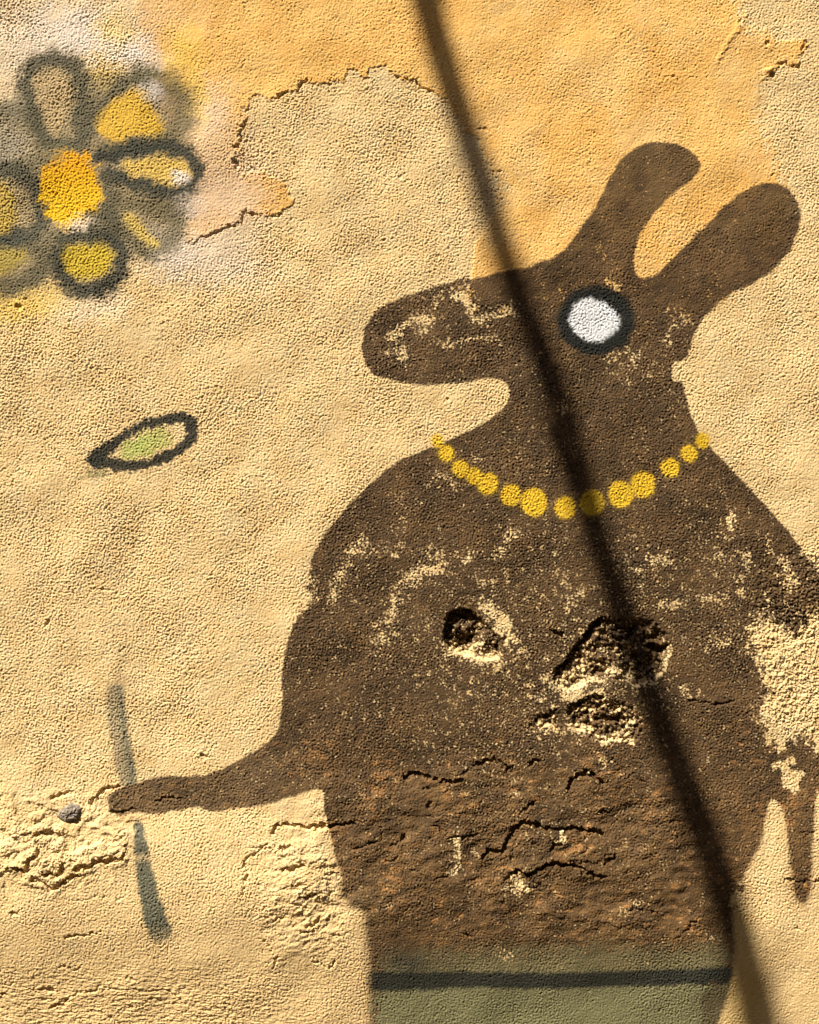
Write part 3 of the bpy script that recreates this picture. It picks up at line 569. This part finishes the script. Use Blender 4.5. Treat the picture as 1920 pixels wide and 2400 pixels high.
# ------------------------------------------------------------------ material
def plaster_material():
    m = bpy.data.materials.new('painted_plaster'); m.use_nodes = True; nt = m.node_tree; nt.nodes.clear()
    n = nt.nodes.new; L = nt.links.new
    out = n('ShaderNodeOutputMaterial'); bs = n('ShaderNodeBsdfPrincipled'); L(bs.outputs[0], out.inputs[0])
    at = n('ShaderNodeAttribute'); at.attribute_name = 'pigment'; sh = n('ShaderNodeAttribute'); sh.attribute_name = 'sheen'
    tc = n('ShaderNodeTexCoord')
    n1 = n('ShaderNodeTexNoise'); n1.inputs['Scale'].default_value = 420; n1.inputs['Detail'].default_value = 3
    n2 = n('ShaderNodeTexNoise'); n2.inputs['Scale'].default_value = 14; n2.inputs['Detail'].default_value = 6
    for q in (n1, n2): L(tc.outputs['Object'], q.inputs['Vector'])
    r1 = n('ShaderNodeMapRange'); r1.inputs[3].default_value = .84; r1.inputs[4].default_value = 1.16; L(n1.outputs[0], r1.inputs[0])
    r2 = n('ShaderNodeMapRange'); r2.inputs[1].default_value = .3; r2.inputs[2].default_value = .7; r2.inputs[3].default_value = .93; r2.inputs[4].default_value = 1.06; L(n2.outputs[0], r2.inputs[0])
    mu = n('ShaderNodeMath'); mu.operation = 'MULTIPLY'; L(r1.outputs[0], mu.inputs[0]); L(r2.outputs[0], mu.inputs[1])
    vm = n('ShaderNodeVectorMath'); vm.operation = 'SCALE'; L(at.outputs['Color'], vm.inputs[0]); L(mu.outputs[0], vm.inputs['Scale'])
    L(vm.outputs[0], bs.inputs['Base Color'])
    rr = n('ShaderNodeMapRange'); rr.inputs[3].default_value = .92; rr.inputs[4].default_value = .36; L(sh.outputs['Fac'], rr.inputs[0]); L(rr.outputs[0], bs.inputs['Roughness'])
    sp = n('ShaderNodeMapRange'); sp.inputs[3].default_value = .12; sp.inputs[4].default_value = .55; L(sh.outputs['Fac'], sp.inputs[0]); L(sp.outputs[0], bs.inputs['Specular IOR Level'])
    nb_ = n('ShaderNodeTexNoise'); nb_.inputs['Scale'].default_value = 560; nb_.inputs['Detail'].default_value = 2; L(tc.outputs['Object'], nb_.inputs['Vector'])
    bp = n('ShaderNodeBump'); bp.inputs['Strength'].default_value = .5; bp.inputs['Distance'].default_value = .0008; L(nb_.outputs[0], bp.inputs['Height']); L(bp.outputs[0], bs.inputs['Normal'])
    return m
MAT = plaster_material()

def simple_mat(name, col, rough_, scale, var=.25, bump=.3, dist=.004):
    m = bpy.data.materials.new(name); m.use_nodes = True; nt = m.node_tree; bs = nt.nodes['Principled BSDF']
    tc = nt.nodes.new('ShaderNodeTexCoord'); nz = nt.nodes.new('ShaderNodeTexNoise'); nz.inputs['Scale'].default_value = scale; nz.inputs['Detail'].default_value = 8
    nt.links.new(tc.outputs['Object'], nz.inputs['Vector'])
    cr = nt.nodes.new('ShaderNodeValToRGB'); nt.links.new(nz.outputs[0], cr.inputs[0])
    cr.color_ramp.elements[0].position = .3; cr.color_ramp.elements[1].position = .7
    cr.color_ramp.elements[0].color = (*[c * (1 - var) for c in col], 1); cr.color_ramp.elements[1].color = (*[c * (1 + var) for c in col], 1)
    nt.links.new(cr.outputs[0], bs.inputs['Base Color']); bs.inputs['Roughness'].default_value = rough_
    bp = nt.nodes.new('ShaderNodeBump'); bp.inputs['Strength'].default_value = bump; bp.inputs['Distance'].default_value = dist
    nt.links.new(nz.outputs[0], bp.inputs['Height']); nt.links.new(bp.outputs[0], bs.inputs['Normal'])
    return m

# ------------------------------------------------------------------ wall meshes, one per part
VX = wx(X); VZ = wz(Y); VY = -H
flatV = np.stack([VX, VY, VZ], -1).reshape(-1, 3).astype(np.float32)
flatC = np.concatenate([np.clip(C, .004, .9), np.ones((NY, NX, 1), np.float32)], -1).reshape(-1, 4).astype(np.float32)
flatS = SHEEN.reshape(-1).astype(np.float32)
cell = labels[:-1, :-1]
jj, ii = np.mgrid[0:NY - 1, 0:NX - 1]
v00 = (jj * NX + ii)
wall = bpy.data.objects.new('plaster_wall', None); scene.collection.objects.link(wall)
wall['label'] = 'sunlit cream and ochre rendered wall painted with a brown long-eared animal and a flower'
wall['category'] = 'wall'; wall['kind'] = 'thing'
wall.empty_display_size = .2
def build_part(key, name, parent):
    sel = v00[cell == key]
    if len(sel) == 0: return None
    f = np.stack([sel, sel + NX, sel + NX + 1, sel + 1], -1)
    used, inv = np.unique(f, return_inverse=True); inv = inv.reshape(-1).astype(np.int32)
    me = bpy.data.meshes.new(name); nf = len(sel)
    me.vertices.add(len(used)); me.vertices.foreach_set('co', flatV[used].ravel())
    me.loops.add(nf * 4); me.loops.foreach_set('vertex_index', inv)
    me.polygons.add(nf); me.polygons.foreach_set('loop_start', np.arange(0, nf * 4, 4, dtype=np.int32))
    me.update(calc_edges=True)
    a = me.attributes.new('pigment', 'FLOAT_COLOR', 'POINT'); a.data.foreach_set('color', flatC[used].ravel())
    a = me.attributes.new('sheen', 'FLOAT', 'POINT'); a.data.foreach_set('value', flatS[used])
    me.polygons.foreach_set('use_smooth', np.zeros(nf, bool))
    me.materials.append(MAT); me.update()
    o = bpy.data.objects.new(name, me); scene.collection.objects.link(o); o.parent = parent
    return o
objs = {}
for key in sorted(PARTS):
    par = wall
    if FL < key <= FL + 9: par = objs[FL]
    elif AN < key < AN + 40: par = objs[AN]
    objs[key] = build_part(key, PARTS[key], par)
def lab(key, text):
    if objs.get(key): objs[key]['label'] = text
lab(0, 'rough pale cream render with cracks, pits and broken ledges')
lab(1, 'smoother ochre top coat, flaked away along a jagged edge')
lab(FL, 'sprayed grey-green flower outline with yellow petals round a bright centre')
lab(LF, 'small green leaf with a thick blackish outline')
lab(BR, 'dark green sprayed bar above the outstretched arm')
lab(BR+1, 'dark green sprayed bar below the outstretched arm, glossy at its foot')
lab(AN, 'worn dark brown animal figure with two long ears, a muzzle and a yellow necklace')
lab(AN+1, 'rounded upright brown ear, bent to the right')
lab(AN+2, 'longer slanting brown ear')
lab(AN+6, 'dull green skirt at the foot of the figure')
lab(AN+7, 'dark horizontal line across the green skirt')
lab(AN+8, 'blackish ring round the white eye')
lab(AN+9, 'white dot of the eye')
for k, t_ in enumerate(['narrow upright petal outline with a cream middle', 'broad petal with a strong yellow middle', 'pointed yellow and white petal with a dark outline', 'blurred grey-olive petal with a small yellow patch',
        'round yellow petal with a thick dark rim below the centre', 'olive petal at the lower left', 'yellowish petal level with the centre', 'faint grey petal at the upper left']):
    lab(FL+1+k, t_)
lab(FL+9, 'bright orange-yellow oval centre of the flower')

# ------------------------------------------------------------------ a grey stone set in the render
def stone(cx, cy, rx, ry, thick, seed, mat, name='stone'):
    rs = random.Random(seed); nlon, nlat = 22, 9; vs_, fs = [], []
    rad = [1 + .13 * math.sin(2 * a * PI / nlon * 2 + seed) + rs.uniform(-.13, .13) for a in range(nlon)]
    depth0 = float(H[np.searchsorted(YA, cy), np.searchsorted(XA, cx)])
    for j in range(nlat):
        ph = j / (nlat - 1) * PI / 2; cr_, sr_ = math.cos(ph) ** .55, math.sin(ph)
        for a in range(nlon):
            th = a / nlon * 2 * PI; q = rad[a] * cr_ * (1 + rs.uniform(-.05, .05))
            vs_.append((wx(cx + rx * q * math.cos(th)), -(depth0 - .002) - thick * sr_ * (1 + rs.uniform(-.16, .16)) , wz(cy + ry * q * math.sin(th))))
    for j in range(nlat - 1):
        for a in range(nlon):
            b = (a + 1) % nlon
            fs.append((j * nlon + a, j * nlon + b, (j + 1) * nlon + b, (j + 1) * nlon + a))
    fs.append(tuple((nlat - 1) * nlon + a for a in range(nlon)))
    me = bpy.data.meshes.new(name); me.from_pydata(vs_, [], fs); me.update(); me.materials.append(mat)
    o = bpy.data.objects.new(name, me); scene.collection.objects.link(o); o.parent = wall
    return o
M_ST = simple_mat('grey_stone', (.24, .21, .18), .9, 260, .45, 1.0, .004)
st = stone(168, 1903, 28, 21, .0085, 3, M_ST); st['label'] = 'small grey stone lodged in the render'

# ------------------------------------------------------------------ overhead cable whose shadow crosses the wall
M_CB = simple_mat('cable_rubber', (.03, .03, .032), .6, 60, .2, .2)
SH = [(985,-160),(998,0),(1020,70),(1044,155),(1078,260),(1106,345),(1141,464),(1172,560),(1200,650),(1230,730),(1268,820),(1300,905),(1336,1020),(1362,1130),(1394,1240),(1424,1330),(1462,1420),(1500,1540),(1545,1670),(1600,1800),(1645,1910),(1690,2020),(1728,2130),(1762,2240),(1796,2400),(1815,2520),(1840,2700)]
def cable(path, lens, rad_, name, parent, off=(0, 0)):
    p = chaikin([(x + off[0], y + off[1], l) for (x, y), l in zip(path, lens)], False, 2)
    pts = [Vector((wx(x), 0, wz(y))) + SUN * l for x, y, l in p]
    ns_ = 14; V, F = [], []
    for k, c in enumerate(pts):
        t_ = (pts[min(k + 1, len(pts) - 1)] - pts[max(k - 1, 0)]).normalized()
        u = t_.cross(Vector((0, 1, 0))).normalized(); v = t_.cross(u)
        for a in range(ns_):
            th = 2 * PI * a / ns_; V.append(c + (u * math.cos(th) + v * math.sin(th)) * rad_)
    for k in range(len(pts) - 1):
        for a in range(ns_):
            b = (a + 1) % ns_; F.append((k * ns_ + a, k * ns_ + b, (k + 1) * ns_ + b, (k + 1) * ns_ + a))
    me = bpy.data.meshes.new(name); me.from_pydata(V, [], F); me.materials.append(M_CB)
    me.polygons.foreach_set('use_smooth', np.ones(len(F), bool)); me.update()
    o = bpy.data.objects.new(name, me); scene.collection.objects.link(o); o.parent = parent
    return o
nS = len(SH); LEN = [2.1 + .5 * (k / (nS - 1)) + .5 * math.exp(-((k - 7.0) / 2.6) ** 2) for k in range(nS)]
SHX = [(900,-900)] + SH + [(1880,3050),(1930,3500)]; LEX = [1.6] + LEN + [4.6, 6.2]
hang = bpy.data.objects.new('hanging_cable', None); scene.collection.objects.link(hang); hang.location = (0, 0, 0)
hang['label'] = 'black cable hanging in front of the wall, casting the slanting shadow'; hang['category'] = 'cable'
cable(SHX, LEX, .0188, 'cable_run', hang)

# ------------------------------------------------------------------ ground (throws light back), and an unseen building added to block sky light
def slab(name, x0, x1, y0, y1, z, mat):
    me = bpy.data.meshes.new(name); nx = ny = 12
    V = [(x0 + (x1 - x0) * i / nx, y0 + (y1 - y0) * j / ny, z) for j in range(ny + 1) for i in range(nx + 1)]
    F = [(j * (nx + 1) + i, j * (nx + 1) + i + 1, (j + 1) * (nx + 1) + i + 1, (j + 1) * (nx + 1) + i) for j in range(ny) for i in range(nx)]
    me.from_pydata(V, [], F); me.materials.append(mat); me.update()
    o = bpy.data.objects.new(name, me); scene.collection.objects.link(o); return o
cable([(1300,1000),(1352,1120),(1400,1260),(1440,1400),(1486,1560),(1545,1720),(1600,1850),(1660,2010),(1704,2130),(1738,2240),(1766,2400),(1785,2560),(1800,2760),(1790,3200)], [2.5,2.55,2.6,2.65,2.7,2.7,2.7,2.7,2.7,2.75,2.8,3.0,3.6,5.6], .0165, 'cable_run', hang)
g = slab('ground', -60, 60, -60, 40, 0.0, simple_mat('paving', (.13, .105, .07), .9, 6, .2, .3)); g['kind'] = 'structure'

M_HS = simple_mat('shaded_render', (.20, .15, .10), .9, 3, .2, .3, .01)
M_GL = simple_mat('window_glass', (.03, .035, .04), .1, 2, .1, 0)
M_TL = simple_mat('roof_tile', (.25, .11, .06), .9, 8, .3, .4, .02)
added_house = bpy.data.objects.new('added_house', None); scene.collection.objects.link(added_house); added_house.location = (0, -5, 0)
added_house['label'] = 'plain brown rendered building, unseen, added across the lane to block sky light'; added_house['category'] = 'added_house'
def boxm(name, x0, x1, y0, y1, z0, z1, mat, parent):
    V = [(x, y, z) for x in (x0, x1) for y in (y0, y1) for z in (z0, z1)]
    F = [(0,1,3,2),(4,6,7,5),(0,4,5,1),(2,3,7,6),(0,2,6,4),(1,5,7,3)]
    me = bpy.data.meshes.new(name); me.from_pydata(V, [], F); me.materials.append(mat); me.update()
    o = bpy.data.objects.new(name, me); scene.collection.objects.link(o); o.parent = parent; return o
boxm('added_house_wall', -14, 14, -6, 0, 0, 8.0, M_HS, added_house)
boxm('roof', -14.3, 14.3, -6.3, .3, 8.0, 8.35, M_TL, added_house)
for zz in (1.2, 4.4):
    for xx in (-11, -7.4, -3.8, 3.2, 6.8, 10.4):
        f = boxm('window', xx - .6, xx + .6, .0, .05, zz, zz + 1.6, M_TL, added_house)
        for dx in (-.28, .28): boxm('pane', xx + dx - .24, xx + dx + .24, .05, .06, zz + .08, zz + 1.52, M_GL, f)
